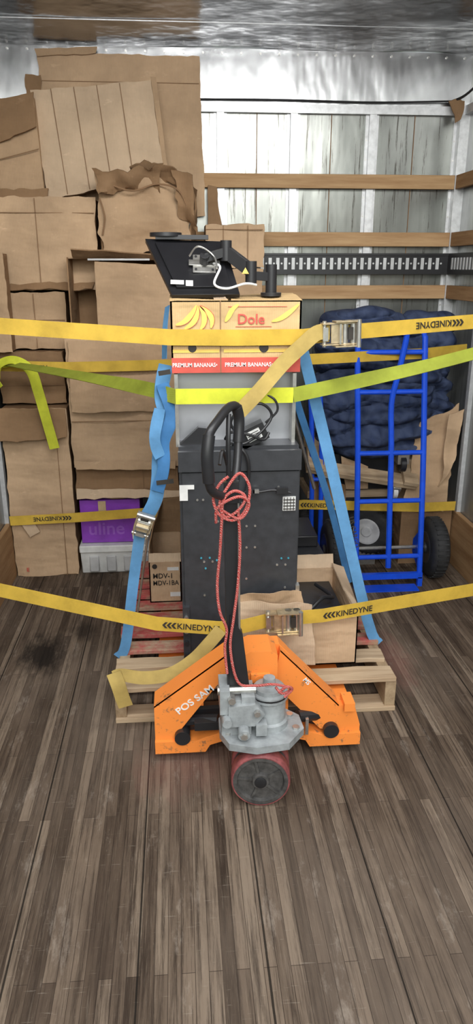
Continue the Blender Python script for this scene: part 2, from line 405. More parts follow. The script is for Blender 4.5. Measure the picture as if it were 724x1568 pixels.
o.tube([(-.87,3.793,2.02),(-.63,3.793,2.08)],.002,CREASE,6); o.done()
o=closedbox('cardboard_box',-.845,-.38,3.74,3.95,1.45,1.87,CARD,(1.80,),(-.66,),seed=3)
o.sheet(((-.84,3.735,1.48),(-.40,3.735,1.485),(-.41,3.71,1.455),(-.83,3.71,1.45)),CARD3,.005,12,3,.006,.010,9,5); o.done()
closedbox('cardboard_box',-.87,-.55,3.72,3.95,1.17,1.44,CARD2,(1.31,),(-.70,),seed=4).done()
o=O('crushed_cardboard_box')
o.sheet(((-.365,3.70,1.97),(.06,3.70,1.95),(.07,3.70,1.625),(-.355,3.70,1.625)),CARD2,.01,26,26,.035,.02,7,11)
o.sheet(((-.355,3.71,1.90),(-.345,3.90,1.93),(-.345,3.90,1.63),(-.355,3.71,1.63)),CARD3,.01,8,8,.01,.0,7,1)
o.sheet(((.07,3.71,1.93),(.10,3.90,1.92),(.10,3.90,1.63),(.07,3.71,1.63)),CARD3,.01,8,8,.02,.0,7,1)
o.sheet(((-.36,3.63,1.965),(-.05,3.63,2.00),(-.06,3.67,1.90),(-.35,3.67,1.885)),CARD3,.008,14,6,.03,.025,11,4)
o.sheet(((-.02,3.63,1.975),(.085,3.61,1.95),(.095,3.67,1.70),(.02,3.67,1.80)),CARD3,.008,8,8,.03,.02,10,6)
o.sheet(((-.20,3.65,2.01),(.0,3.63,1.99),(.06,3.70,1.93),(-.18,3.70,1.94)),CARD3,.008,10,6,.02,.02,12,9)
o.tube([(-.33,3.655,1.93),(-.2,3.64,1.89),(-.08,3.65,1.92),(.02,3.64,1.89),(.07,3.64,1.78)],.004,CREASE,6)
o.tube([(-.35,3.67,1.86),(-.33,3.66,1.78),(-.345,3.67,1.70)],.004,CREASE,6)
o.done()
o=O('open_cardboard_box')
x0,x1,y0,y1,z0,z1=-.51,-.005,3.58,3.88,1.238,1.60
o.bx(x0,x0+.006,y0,y1,z0,z1,CARD3); o.bx(x1-.006,x1,y0,y1,z0,z1,CARD3); o.bx(x0,x1,y0,y1,z0,z0+.006,CARD3)
o.bx(x0,x1,y1-.006,y1,z0,z1,CARD3); o.bx(x0,x1,y0+.02,y1,z1-.006,z1,CARD2)
o.sheet(((x0+.13,y0-.005,z1-.02),(x1,y0-.005,z1-.035),(x1,y0-.005,z0),(x0+.13,y0-.005,z0)),CARD2,.006,10,10,.006,.004,5,4)
o.sheet(((x0+.03,y0-.055,z1+.035),(x1-.02,y0-.035,z1+.01),(x1-.02,y0,z1-.01),(x0+.03,y0+.01,z1-.0)),CARD3,.006,10,4,.004,.004,5,7)
o.bx(x0+.10,x1-.12,y0-.02,y0-.012,z1-.014,z1-.006,MILKY)
o.done()
o=closedbox('cardboard_box',-.545,-.005,3.58,3.95,.59,1.23,CARD,(1.0,.83),(),seed=6)
o.sheet(((-.53,3.562,1.225),(-.01,3.562,1.225),(-.01,3.545,.885),(-.53,3.540,.88)),CARD2,.005,14,12,.007,.009,6,9)
o.sheet(((-.54,3.56,.63),(-.03,3.56,.62),(-.03,3.54,.585),(-.53,3.54,.59)),CARD2,.005,14,3,.006,.009,8,3)
o.done()
o=closedbox('cardboard_box',-.545,-.02,3.60,3.95,.42,.58,CARD3,(.47,),(-.2,),seed=12)
o.sheet(((-.54,3.584,.48),(-.02,3.584,.46),(-.02,3.565,.425),(-.54,3.565,.43)),CARDL,.008,12,3,.006,.010,9,2); o.done()
closedbox('cardboard_box',-.17,-.01,3.62,3.95,.0,.41,CARD2,(.2,),(),seed=13).done()
o=O('purple_carton'); o.bx(-.535,-.225,3.60,3.9,.175,.41,PURPLE)
o.text('uline',(-.50,3.599,.22),(1,0,0),(0,0,1),.10,LILAC); o.bx(-.27,-.23,3.597,3.6,.19,.24,WHITE); o.bx(-.44,-.40,3.596,3.6,.35,.405,TAPE); o.done(.003)
o=O('plastic_storage_tub'); 
o.prism([(-.545,3.60,0),(-.20,3.60,0),(-.185,3.57,.13),(-.545,3.57,.13)],(0,.3,0),WHITE); o.bx(-.548,-.18,3.56,3.9,.13,.17,WHITE)
for i in range(4): o.bx(-.5+i*.09,-.45+i*.09,3.565,3.60,.02,.11,MILKY)
o.done(.006)
o=closedbox('cardboard_box',-.885,-.56,3.58,3.9,.0,.90,CARD,(),(-.62,),None,14)
o.sheet(((-.885,3.57,.90),(-.565,3.57,.895),(-.56,3.52,.76),(-.885,3.52,.745)),CARD3,.006,12,6,.010,.010,6,7)
o.bx(-.82,-.76,3.555,3.565,.24,.34,CARDL,Matrix.Translation((-.79,3.57,.29))@Matrix.Rotation(-.5,4,'Y')@Matrix.Translation((.79,-3.57,-.29))); o.text('E',(-.83,3.566,.035),(1,0,0),(0,0,1),.03,REDINK); o.done()
closedbox('cardboard_box',-.885,-.57,3.66,3.95,.91,1.165,CARD3,(1.0,),(),seed=15).done()
closedbox('cardboard_box',-.885,-.80,3.60,3.70,1.17,1.62,CARD2,(),(),seed=15).done()
closedbox('cardboard_box',.13,.42,3.72,3.92,0,1.55,CARD2,(.5,1.0),(),seed=16).done()
o=closedbox('cardboard_box',.14,.43,3.75,3.93,1.555,1.755,CARD,(1.73,),(.23,.35),seed=17); o.done()
o=O('flat_cardboard_sheet'); o.sheet(((.165,3.965,1.95),(.21,3.965,1.94),(.235,3.955,1.76),(.165,3.955,1.76)),CARD3,.012,6,6,.008,.006,9,1); o.done()

# ------------------------------------------------------------------ pallet
def pallet():
    o=O('wooden_pallet'); x0,x1,y0,y1=-.26,.765,2.23,3.42
    for x in (x0+.02,(x0+x1)/2,x1-.02):
        o.bx(x-.02,x+.02,y0+.01,y1-.01,.018,.12,PALY)
    ys=[2.235,2.375,2.505,2.635,2.755,2.875,2.995,3.115,3.235,3.34]
    for i,y in enumerate(ys):
        w=.085 if i==0 else .075
        j=random.uniform(-.008,.008); m=PALW if i<2 else PALR
        o.sheet(((x0+j,y+w,.130),(x1+j,y+w,.130),(x1+j,y,.130),(x0+j,y,.130)),m,.018,16,2,.002,.003,5,i)
    for y in (y0,2.9,y1-.1): o.bx(x0,x1,y,y+.09,0,.018,PALW)
    return o.done(.002)
pallet()

# ------------------------------------------------------------------ black equipment cabinet
o=O('black_equipment_cabinet')
x0,x1=-.01,.405
o.bx(x0,x1,2.36,2.92,.142,.965,DARKM)
o.bx(x0-.002,x1+.002,2.345,2.36,.90,.97,DARKM)
o.bx(x0+.01,x1-.005,2.35,2.36,.16,.895,DARKM)
o.bx(x0,x0+.025,2.335,2.36,.142,.40,DARKM)
for z in (.17,.21,.26,.31,.36): o.cyl((x0+.012,2.335,z),(x0+.012,2.322,z),.009,BLACK if z<.3 else STEEL,12)
o.bx(x0-.005,x1-.01,2.50,2.92,.965,1.215,plain('satin_grey_metal',(.50,.51,.54),.3,.5,.1,4))
o.bx(x0-.008,x0+.004,2.44,2.92,.965,1.215,STEEL); o.bx(x1-.02,x1-.008,2.44,2.92,.965,1.215,STEEL)
o.bx(x0,x1,2.40,2.50,.962,.975,DARKM)
o.prism([(x0+.005,2.43,.975),(x0+.11,2.43,.975),(x0+.11,2.43,1.03),(x0+.07,2.43,1.035)],(0,.03,0),BLACK)
for (x,z) in ((.05,.80),(.07,.80),(.22,.84),(.22,.70),(.25,.70),(.22,.62),(.33,.84),(.07,.57),(.10,.57),(.33,.55),(.36,.55),(.07,.44),(.36,.46),(.22,.50),(.25,.62),(.12,.72)):
    o.cyl((x,2.352,z),(x,2.347,z),.004,STEEL,10)
for (x,z) in ((.06,.585),(.09,.585),(.115,.575),(.345,.575),(.37,.575),(.075,.545)): o.cyl((x,2.352,z),(x,2.346,z),.0035,BLUEDECAL,10)
o.prism([(x0,2.347,.855),(x0+.05,2.347,.855),(x0+.05,2.347,.84),(x0+.028,2.347,.84),(x0+.028,2.347,.80),(x0,2.347,.80)],(0,-.004,0),WHITE)
o.bx(.345,.39,2.344,2.35,.755,.805,WHITE)
for i in range(4): o.bx(.347,.388,2.342,2.345,.760+i*.011,.763+i*.011,INK)
for i in range(4): o.bx(.349+i*.011,.351+i*.011,2.3415,2.345,.757,.803,INK)
o.bx(.398,.412,2.34,2.37,.40,.47,STEEL)
Mb=Matrix.Translation((.25,2.43,1.01))@Matrix.Rotation(-.45,4,'Y')@Matrix.Translation((-.25,-2.43,-1.01))
o.bx(.195,.295,2.40,2.46,.98,1.04,BLACK,Mb)
o.bx(.225,.275,2.396,2.40,.995,1.03,WHITE,Mb)
for i in range(4): o.bx(.228,.27,2.3945,2.397,1.0+i*.007,1.002+i*.007,INK,Mb)
o.tube([(.21,2.42,1.0),(.17,2.41,1.05),(.20,2.40,1.10),(.27,2.40,1.12),(.31,2.41,1.08),(.28,2.40,1.03),(.22,2.38,.99),(.17,2.38,.985)],.005,BLACK)
o.tube([(.29,2.42,1.05),(.33,2.42,1.09),(.32,2.42,1.13),(.28,2.43,1.15)],.004,BLACK)
o.tube([(.15,2.40,1.0),(.17,2.37,1.03),(.23,2.37,1.02),(.28,2.38,1.0),(.30,2.40,1.02)],.005,BLACK)
o.tube([(.17,2.40,.985),(.19,2.34,.99),(.22,2.33,.95),(.225,2.335,.88),(.21,2.335,.80),(.20,2.335,.79)],.006,BLACK)
o.tube([(.19,2.335,.80),(.22,2.33,.835),(.26,2.33,.83),(.31,2.33,.835),(.37,2.33,.825)],.004,BLACK)
o.bx(.215,.245,2.325,2.34,.82,.84,BLACK); o.bx(.32,.36,2.325,2.34,.822,.842,BLACK); o.bx(.24,.26,2.325,2.34,.826,.838,STEEL)
o.done(.0025)

# ------------------------------------------------------------------ banana box
BAN=cardboard('banana_box_print',(.64,.44,.22))
o=O('banana_box'); x0,x1,y0,y1,z0,z1=-.025,.41,2.45,2.93,1.218,1.452
o.bx(x0,x1,y0,y1,z0,z0+.006,BAN); o.bx(x0,x0+.006,y0,y1,z0,z1,BAN); o.bx(x1-.006,x1,y0,y1,z0,z1,BAN); o.bx(x0,x1,y0,y0+.006,z0,z1,BAN); o.bx(x0,x1,y1-.006,y1,z0,z1,BAN)
o.bx(x0,x1,y0,y1,z1-.004,z1,BAN)
f=y0-.0012
o.bx(x0,x1,f-.0005,y0,z0,z0+.050,REDINK)
o.text('PREMIUM BANANAS•',(x0+.002,f-.0015,z0+.020),(1,0,0),(0,0,1),.0195,WHITEINK,sx=.83)
o.text('PREMIUM BANANAS•',(x0+.178,f-.0015,z0+.020),(1,0,0),(0,0,1),.0195,WHITEINK,sx=.9)
o.text('B',(x0+.385,f-.0015,z0+.020),(1,0,0),(0,0,1),.0195,WHITEINK,sx=.9)
o.text('Dole',(.195,f-.0015,1.378),(1,0,0),(0,0,1),.046,REDINK,.0008)
o.bx(x0+.163,x0+.166,f-.001,y0,z0,z1,CREASE)
def banana(pts,mat,wd=.010):
    Q=catmull([V((p[0],f-.001,p[1])) for p in pts],5); up=[]; dn=[]; n=len(Q)
    for i,p in enumerate(Q):
        t=(Q[min(i+1,n-1)]-Q[max(i-1,0)]).normalized(); nrm=V((-t.z,0,t.x)); w=wd*math.sin(math.pi*(i+.6)/(n+.4))+.0012
        up.append(p+nrm*w); dn.append(p-nrm*w)
    for i in range(n-1):
        o.prism([up[i],up[i+1],dn[i+1],dn[i]],(0,-.001,0),mat)
    return up,dn
for P_ in ([(.062,1.438),(.045,1.41),(.020,1.385),(-.008,1.375)],[(.066,1.436),(.062,1.405),(.045,1.378),(.02,1.362)],[(.070,1.436),(.085,1.41),(.085,1.38),(.072,1.360)],[(.073,1.436),(.10,1.415),(.112,1.39),(.108,1.365)]):
    u_,d_=banana(P_,YELINK,.008); o.tube([p+V((0,-.0015,0)) for p in u_[::3]],.0008,REDINK,5,2)
banana([(.31,1.385),(.34,1.395),(.37,1.415),(.40,1.44)],YELINK,.007); banana([(.155,1.385),(.165,1.40),(.18,1.425),(.20,1.44)],YELINK,.007)
o.bx(.19,.31,f-.0008,y0,1.368,1.3695,REDINK); o.bx(.165,.36,f-.0008,y0,1.432,1.4335,REDINK)
o.bx(-.02,.135,f-.0008,y0,1.285,1.296,YELINK); o.bx(.15,.40,f-.0008,y0,1.285,1.296,YELINK)
for cx,r in ((.045,.014),(.285,.016)): o.cyl((cx,f+.001,1.30),(cx,f-.0016,1.30),r,INK,20)
o.sheet(((x0,y0+.20,z1+.012),(x0+.20,y0+.20,z1+.01),(x0+.19,y0,z1-.0),(x0,y0,z1)),BAN,.005,8,6,.004,.003,6,2)
o.sheet(((x0+.21,y0+.20,z1+.01),(x1,y0+.20,z1+.015),(x1,y0,z1),(x0+.2,y0,z1)),BAN,.005,8,6,.004,.003,6,5)
o.sheet(((.115,y0+.10,z1+.035),(.15,y0+.03,z1+.015),(.165,y0+.01,z1),(.12,y0+.01,z1)),CARDL,.004,5,4,.003,.002,6,5)
o.done()

# ------------------------------------------------------------------ monitor with arm
o=O('computer_monitor')
MON=plain('monitor_back_plastic',(.012,.012,.014),.3)
TL,BL,BR,TR=V((-.105,2.64,1.648)),V((-.018,2.47,1.470)),V((.205,2.46,1.472)),V((.165,2.64,1.640))
nn=(TR-TL).cross(BL-TL).normalized()
if nn.y>0: nn=-nn
o.prism([TL,TR,BR,BL],-nn*.018,MON)
c=(TL+TR+BL+BR)/4
def ins(p,k): return c+(p-c)*k
o.prism([ins(TL,.8),ins(TR,.8),ins(BR,.8),ins(BL,.8)],nn*.010,MON)
ax=(TR-TL).normalized(); ay=(TL-BL).normalized(); ay=(ay-ax*ay.dot(ax)).normalized()
def rq(cx,cy,w,h,d0,d1,mat):
    b=c+ax*cx+ay*cy+nn*d0; o.prism([b-ax*w-ay*h,b+ax*w-ay*h,b+ax*w+ay*h,b-ax*w+ay*h],nn*(d1-d0),mat)
rq(.03,.0,.038,.038,.010,.016,STEEL); rq(.03,0,.052,.012,.016,.020,STEEL)
rq(-.06,-.08,.022,.009,.010,.0115,WHITE); rq(-.02,-.083,.012,.012,.010,.0115,WHITE)
for sx in (-1,1):
    for sy in (-1,1): 
        p=c+ax*(.03+sx*.028)+ay*(sy*.028)+nn*.016; o.cyl(p,p+nn*.004,.004,BLACK,10)
a0=c+ax*.03+nn*.020
o.cyl(a0,a0+nn*.035,.016,BLACK)
e1=V((.165,2.54,1.605)); e2=V((.245,2.50,1.545)); e3=V((.305,2.52,1.535)); e4=V((.315,2.52,1.475))
def arm(a,b,w,h):
    d=(b-a).normalized(); up=V((0,0,1)); s_=d.cross(up).normalized(); up=s_.cross(d)
    o.prism([a-s_*w-up*h,a+s_*w-up*h,a+s_*w+up*h,a-s_*w+up*h],b-a,BLACK)
arm(a0+nn*.02,e1,.012,.014); o.cyl(e1-V((0,0,.03)),e1+V((0,0,.035)),.019,BLACK)
arm(e1,e2,.014,.020); o.cyl(e2-V((0,0,.04)),e2+V((0,0,.03)),.019,BLACK)
arm(e2-V((0,0,.015)),e3-V((0,0,.01)),.012,.014); o.cyl(e4-V((0,0,.012)),e3+V((.01,0,.03)),.019,BLACK); o.cyl(e4-V((0,0,.012)),e4,.035,BLACK)
o.cyl((-.035,2.655,1.655),(-.035,2.655,1.668),.055,BLACK); o.bx(-.07,.11,2.62,2.66,1.645,1.66,BLACK)
o.tube([a0+nn*.01+V((.03,0,-.01)),V((.14,2.46,1.555)),V((.12,2.44,1.505)),V((.16,2.44,1.49)),V((.22,2.44,1.505)),V((.26,2.47,1.50))],.004,WHITE)
o.tube([a0+V((-.05,-.01,.02)),a0+V((-.02,-.03,.05)),a0+V((.03,-.03,.02)),V((.13,2.46,1.55))],.003,STEEL)
o.prism([(.212,2.476,1.535),(.236,2.476,1.535),(.224,2.476,1.555)],(0,-.002,0),YELINK)
o.done(.003)

# ------------------------------------------------------------------ cartons on the pallet
o=O('open_cardboard_box'); x0,x1,y0,y1,z0,z1=-.155,-.015,2.92,3.3,.142,.335
o.bx(x0,x1,y0,y0+.005,z0,z1,CARD); o.bx(x0,x0+.005,y0,y1,z0,z1,CARD); o.bx(x1-.005,x1,y0,y1,z0,z1,CARD); o.bx(x0,x1,y1-.005,y1,z0,z1,CARD); o.bx(x0,x1,y0,y1,z0,z0+.005,CARD3)
o.sheet(((x0+.02,y0+.16,z1+.13),(x0+.06,y1,z1+.16),(x0,y1,z1),(x0,y0,z1)),CARD3,.005,8,8,.006,.003,6,2)
o.sheet(((x0+.06,y1,z1+.17),(x1,y1,z1+.18),(x1,y1,z1),(x0,y1,z1)),CARD3,.005,8,8,.006,.003,6,4)
o.sheet(((x0+.0,y0+.03,z1+.03),(x1,y0+.03,z1+.03),(x1,y0,z1-.0),(x0,y0,z1)),CARDL,.005,6,4,.003,.002,6,4)
o.text('MDV-1',(x0+.015,y0-.001,.258),(1,0,0),(0,0,1),.034,INK,sx=.9); o.text('MDV-1BA',(x0+.015,y0-.001,.225),(1,0,0),(0,0,1),.032,INK,sx=.85)
o.bx(x1-.05,x1-.005,y0-.002,y0,.17,.19,WHITE); o.bx(x1-.06,x1-.01,y0-.002,y0,.295,.31,WHITE)
o.cyl((x0+.025,y0+.001,.315),(x0+.025,y0-.002,.315),.011,INK); o.done()

o=O('black_parts_box'); o.bx(.435,.62,2.93,3.3,.142,.33,BLACK); o.bx(.43,.625,2.92,3.31,.33,.345,DARKM); o.bx(.44,.61,3.02,3.28,.345,.40,BLACK)
o.cyl((.52,2.93,.25),(.52,2.915,.25),.04,DARKM); o.done(.006)

o=O('open_cardboard_box'); x0,x1,y0,y1,z0,z1=.43,.635,2.34,2.78,.142,.335
o.bx(x0,x1,y0,y0+.005,z0,z1,CARD); o.bx(x0,x0+.005,y0,y1,z0,z1,CARD); o.bx(x1-.005,x1,y0,y1,z0,z1,CARD); o.bx(x0,x1,y1-.005,y1,z0,z1+.01,CARD); o.bx(x0,x1,y0,y1,z0,z0+.005,CARD3)
o.sheet(((x0,y1+.03,z1+.06),(x1,y1+.03,z1+.06),(x1,y1,z1),(x0,y1,z1)),CARDL,.005,8,4,.004,.003,6,2)
o.sheet(((x1-.01,y1,z1+.03),(x1+.04,y1,z1+.01),(x1+.035,y0+.1,z1-.04),(x1,y0+.02,z1)),CARDL,.005,8,4,.004,.003,6,2)
o.bx(x0+.03,x1-.03,y0+.10,y1-.05,z0+.02,z1-.03,BLACK); o.tube([(x0+.04,y0+.1,z1-.02),(x0+.1,y0+.15,z1+.01),(x0+.15,y0+.2,z1-.01),(x0+.1,y0+.3,z1)],.008,BLACK)
o.done()
o=O('torn_cardboard_piece')
def crl(a,b): return V((0,-.03*math.sin(a*3.1)*(1-b)+.01*math.sin(a*9),.02*math.sin(a*3.1)*(1-b)))
o.sheet(((.17,2.315,.425),(.455,2.315,.40),(.47,2.29,.17),(.19,2.29,.17)),CARDL,.006,20,12,.006,.008,8,3,crl)
o.sheet(((.18,2.325,.44),(.42,2.33,.45),(.43,2.315,.36),(.19,2.315,.36)),CARD2,.006,16,6,.008,.008,8,3,crl)
o.done()

# ------------------------------------------------------------------ pallet jack
def pj():
    o=O('pallet_jack')
    yf=2.02
    def pl(pts,y,d,mat=ORANGE): o.prism([(p[0],y,p[1]) for p in pts],(0,d,0),mat)
    pl([(-.11,.03),(-.11,.205),(.14,.395),(.165,.31),(.10,.28),(-.045,.085),(-.045,.03)],yf,.05)
    pl([(.30,.395),(.50,.18),(.555,.17),(.575,.10),(.575,.03),(.52,.03),(.51,.075),(.44,.09),(.28,.27)],yf,.05)
    o.prism([(-.11,yf,.206),(.14,yf,.396),(.14,yf,.388),(-.11,yf,.198)],(0,.085,0),ORANGE)
    o.prism([(.30,yf,.396),(.50,yf,.181),(.50,yf,.173),(.30,yf,.388)],(0,.085,0),ORANGE)
    pl([(-.111,.029),(-.111,.075),(.02,.072),(.05,.085),(.12,.105),(.12,.07),(.07,.055),(.055,.029)],yf-.012,.11)
    pl([(.576,.029),(.576,.075),(.45,.072),(.41,.085),(.34,.105),(.34,.07),(.39,.055),(.405,.029)],yf-.012,.11)
    pl([(.13,.11),(.13,.36),(.165,.40),(.30,.40),(.335,.36),(.335,.11)],yf+.03,.055)
    pl([(.17,.30),(.17,.405),(.20,.42),(.265,.42),(.285,.405),(.285,.30)],yf-.05,.11)
    o.bx(.20,.26,yf-.062,yf-.048,.315,.345,ORANGE); o.cyl((.23,yf-.048,.32),(.23,yf-.065,.32),.022,ORANGE)
    o.bx(.515,.55,yf-.02,yf+.05,.165,.195,ORANGE)
    for a,b in ((-.11,.055),(.41,.575)):
        o.bx(a,b,yf+.055,3.25,.045,.10,ORANGE)
        o.cyl((a+.04,3.1,.04),(b-.04,3.1,.04),.038,RUB)
    o.tube([(-.05,yf+.06,.09),(.0,yf+.03,.125),(.10,yf-.01,.15)],.020,BLACK); o.tube([(.50,yf+.06,.09),(.46,yf+.03,.125),(.36,yf-.01,.15)],.020,BLACK)
    o.cyl((-.02,yf-.02,.09),(-.02,yf+.06,.09),.026,BLACK); o.cyl((.475,yf-.02,.09),(.475,yf+.06,.09),.026,BLACK)
    o.bx(.02,.10,yf-.03,yf-.002,.125,.155,BLACK); o.bx(.385,.395,yf-.03,yf-.01,.09,.15,STEEL)
    o.bx(-.04,.11,yf+.04,yf+.06,.08,.16,BLACK); o.bx(.33,.50,yf+.04,yf+.06,.08,.14,BLACK)
    d=V((.25,0,.19)); o.text('POS SAM',(-.03,yf-.001,.170),d,V((-.19,0,.25)),.034,WHITEINK,.0008,1.1)
    o.text('MS',(.375,yf-.001,.28),V((.20,0,-.215)),V((.215,0,.20)),.022,WHITEINK)
    pts=[(.095,1.86),(.12,1.80),(.20,1.775),(.30,1.79),(.355,1.86),(.35,1.93),(.29,1.99),(.13,1.99),(.095,1.93)]
    o.prism([(p[0],p[1],.187) for p in pts],(0,0,.024),GREYM)
    for x,y in ((.12,1.85),(.33,1.86),(.32,1.93)): o.cyl((x,y,.211),(x,y,.218),.012,STEEL,6)
    o.lathe((.25,1.90,.211),(0,0,1),[(0,.060),(.02,.060),(.025,.052),(.09,.052),(.095,.058),(.115,.058),(.118,.048),(.13,.046),(.135,.02),(.16,.018)],GREYM)
    o.cyl((.25,1.90,.315),(.25,1.90,.321),.0585,BLACK)
    o.bx(.10,.19,1.842,1.96,.211,.33,GREYM); o.bx(.095,.125,1.832,1.93,.29,.37,GREYM); o.bx(.16,.20,1.836,1.93,.27,.345,GREYM)
    o.prism([(.12,1.825,.25),(.20,1.825,.25),(.23,1.825,.29),(.20,1.825,.325),(.12,1.825,.32)],(0,.06,0),GREYM)
    o.cyl((.165,1.84,.24),(.165,1.80,.235),.018,GREYM); o.cyl((.165,1.80,.235),(.165,1.793,.235),.011,STEEL,6)
    o.cyl((.115,1.84,.275),(.115,1.805,.275),.014,GREYM); o.cyl((.13,1.84,.345),(.13,1.815,.345),.012,STEEL,6)
    o.cyl((.09,1.87,.35),(.205,1.87,.35),.013,STEEL)
    o.bx(.202,.235,1.815,1.85,.222,.26,GREYM); o.cyl((.205,1.823,.30),(.205,1.81,.30),.01,STEEL,6)
    a=V((.14,1.88,.35)); b=V((.133,1.90,.985)); 
    o.prism([a+V((-.02,-.012,0)),a+V((.018,-.012,0)),a+V((.018,.018,0)),a+V((-.02,.018,0))],b-a,BLACK)
    o.prism([(.125,1.865,.37),(.185,1.865,.37),(.165,1.867,.54),(.128,1.867,.60)],(0,.03,0),BLACK)
    o.cyl((.157,1.872,.42),(.152,1.893,1.0),.004,STEEL,10)
    o.bx(.112,.155,1.875,1.92,.94,1.0,BLACK)
    L=[(.125,1.87,.96),(.085,1.83,.985),(.070,1.815,1.02),(.066,1.81,1.09),(.072,1.82,1.145),(.10,1.87,1.175),(.13,1.93,1.195),(.155,1.97,1.19),(.163,1.98,1.15),(.160,1.97,1.09),(.155,1.95,1.03),(.145,1.92,.975)]
    o.tube(L,.0125,BLACK,12)
    o.tube(L[2:5],.0165,BLACK,14); o.tube(L[7:10],.0155,BLACK,14)
    o.tube([(.10,1.84,1.06),(.11,1.87,1.09),(.125,1.9,1.04),(.135,1.9,.99)],.005,BLACK)
    o.tube([(.128,1.90,.97),(.127,1.90,1.10),(.13,1.92,1.18)],.007,BLACK)
    ax=V((-.10,-1,0)).normalized(); wc=V((.215,1.80,.09))
    RP=plain('red_polyurethane',(.26,.07,.07),.55,0,.35,30); WI=plain('wheel_iron',(.085,.08,.076),.6,.2,.35,40)
    for off in (0,-.075):
        c=wc+ax*off
        o.lathe(c-ax*.025,ax,[(0,.078),(0,.088),(.003,.09),(.047,.09),(.052,.087),(.052,.0835)],RP,40,False)
        o.lathe(c-ax*.025,ax,[(.001,.0),(.001,.0837),(.051,.0837),(.051,.072),(.042,.068),(.042,.028),(.055,.024),(.055,.0)],WI,40)
        for i in range(5):
            a_=2*math.pi*i/5+.4; u=ax.orthogonal().normalized(); k=u*math.cos(a_)+ax.cross(u)*math.sin(a_); t=ax.cross(k)
            p=c+ax*.017; o.prism([p+k*.02-t*.004,p+k*.07-t*.004,p+k*.07+t*.004,p+k*.02+t*.004],ax*.005,WI)
        o.lathe(c+ax*.028,ax,[(0,.018),(.006,.018),(.008,.012),(.008,0.001)],BLACK,20)
    o.cyl(wc-ax*.10,wc+ax*.02,.012,STEEL); o.bx(.19,.24,1.83,1.855,.09,.19,GREYM)
    rr=.0042
    R=[(.125,1.865,1.02),(.10,1.86,1.00),(.083,1.855,.96),(.10,1.85,.915),(.14,1.85,.90),(.172,1.855,.93),(.182,1.86,.99),(.155,1.86,1.03),(.12,1.855,.99),(.10,1.85,.95),(.115,1.85,.91),(.15,1.845,.93),(.17,1.85,.965),(.14,1.845,.985),(.11,1.845,.96),(.105,1.85,.90)]
    o.tube(R,rr,ROPE,8,6)
    o.tube([(.105,1.85,.93),(.155,1.846,.905),(.180,1.85,.945),(.15,1.84,.97),(.095,1.845,.94),(.090,1.86,.89)],rr,ROPE,8,6)
    o.tube([(.105,1.85,.90),(.10,1.86,.80),(.092,1.865,.70),(.098,1.86,.62),(.118,1.86,.56),(.112,1.86,.50),(.118,1.85,.42)],rr,ROPE,8,6)
    o.tube([(.15,1.85,.93),(.156,1.858,.82),(.15,1.858,.70),(.138,1.855,.60),(.128,1.855,.50),(.15,1.85,.39),(.20,1.85,.375),(.25,1.83,.39),(.29,1.83,.38),(.31,1.84,.365),(.28,1.825,.36),(.26,1.83,.38)],rr,ROPE,8,6)
    o.tube([(.27,1.83,.36),(.29,1.82,.385),(.31,1.83,.37),(.285,1.82,.35)],rr,ROPE,8,6)
    return o.done(.0025)
pj()

# ------------------------------------------------------------------ straps
def ratchet(o,c,xd,up,s=1.0,mat=GOLDZ):
    c=V(c); xd=V(xd).normalized(); up=V(up); up=(up-xd*up.dot(xd)).normalized(); n=xd.cross(up)
    if n.y>0: n=-n
    def bx(x0,x1,u0,u1,n0,n1,m): o.prism([c+xd*x+up*u+n*n0 for x,u in ((x0*s,u0*s),(x1*s,u0*s),(x1*s,u1*s),(x0*s,u1*s))],n*(n1-n0)*1.0,m)
    for k in (-1,1):
        bx(-.06,.06,k*.034-.002,k*.034+.002,.0,.035,mat); bx(-.02,.065,k*.04-.002,k*.04+.002,.004,.05,mat)
    for x,r in ((-.05,.007),(.05,.012),(.02,.012)):
        o.cyl(c+xd*x*s+n*.018-up*.042*s,c+xd*x*s+n*.018+up*.042*s,r,STEEL,16)
    bx(-.03,.01,-.03,.03,.025,.03,mat); bx(-.005,.0,-.033,.033,.02,.045,STEEL)
    o.cyl(c+xd*.06*s+n*.045-up*.045*s,c+xd*.06*s+n*.045+up*.045*s,.008,STEEL,14)
    bx(-.058,-.04,-.022,.022,.006,.03,STEEL)
    bx(.028,.045,-.02,.02,.028,.034,INK)
def logo(o,A,B,d,h,flip=False,txt='KINEDYNE',arrows=True,mat=INK):
    A,B=V(A),V(B); xd=(B-A).normalized(); n=V((0,-1,0)); n=(n-xd*n.dot(xd)).normalized(); up=n.cross(xd)
    if up.z<0: up=-up
    p=A+xd*d-up*h*.45+n*.0035
    if flip: xd=-xd; up=-up; p=A-xd*d-up*h*.45+n*.0035
    if arrows:
        for i in range(3):
            q=p-xd*(h*.55*(3-i)+h*.15); w=h*.35
            o.prism([q+up*h*.4,q+xd*w+up*h*.8,q+xd*w*1.9+up*h*.8,q+xd*w*.9+up*h*.4,q+xd*w*1.9,q+xd*w],n*.001,mat)
    o.text(txt,p,xd,up,h*1.1,mat,.0006)
Nf=(0,-1,0)
o=O('yellow_ratchet_strap')
A=(.56,2.43,1.350); B=(1.06,2.58,1.372)
o.ribbon([(-.88,2.555,1.390),(-.587,2.50,1.372),(-.03,2.437,1.337),(.19,2.437,1.334),(.415,2.437,1.335),(.50,2.43,1.345)],Nf,.052,YEL,res=3,smooth=False)
o.ribbon([A,B,(1.46,2.70,1.388)],Nf,.05,YEL,smooth=False)
ratchet(o,(.53,2.435,1.347),(1,.1,.03),(0,0,1))
logo(o,A,B,.42,.028,True)
o.ribbon([(.50,2.415,1.352),(.455,2.405,1.350),(.40,2.40,1.305),(.34,2.395,1.25),(.26,2.37,1.165),(.195,2.36,1.10)],[(0,-1,.1)]*6,.05,YELD)
o.done()
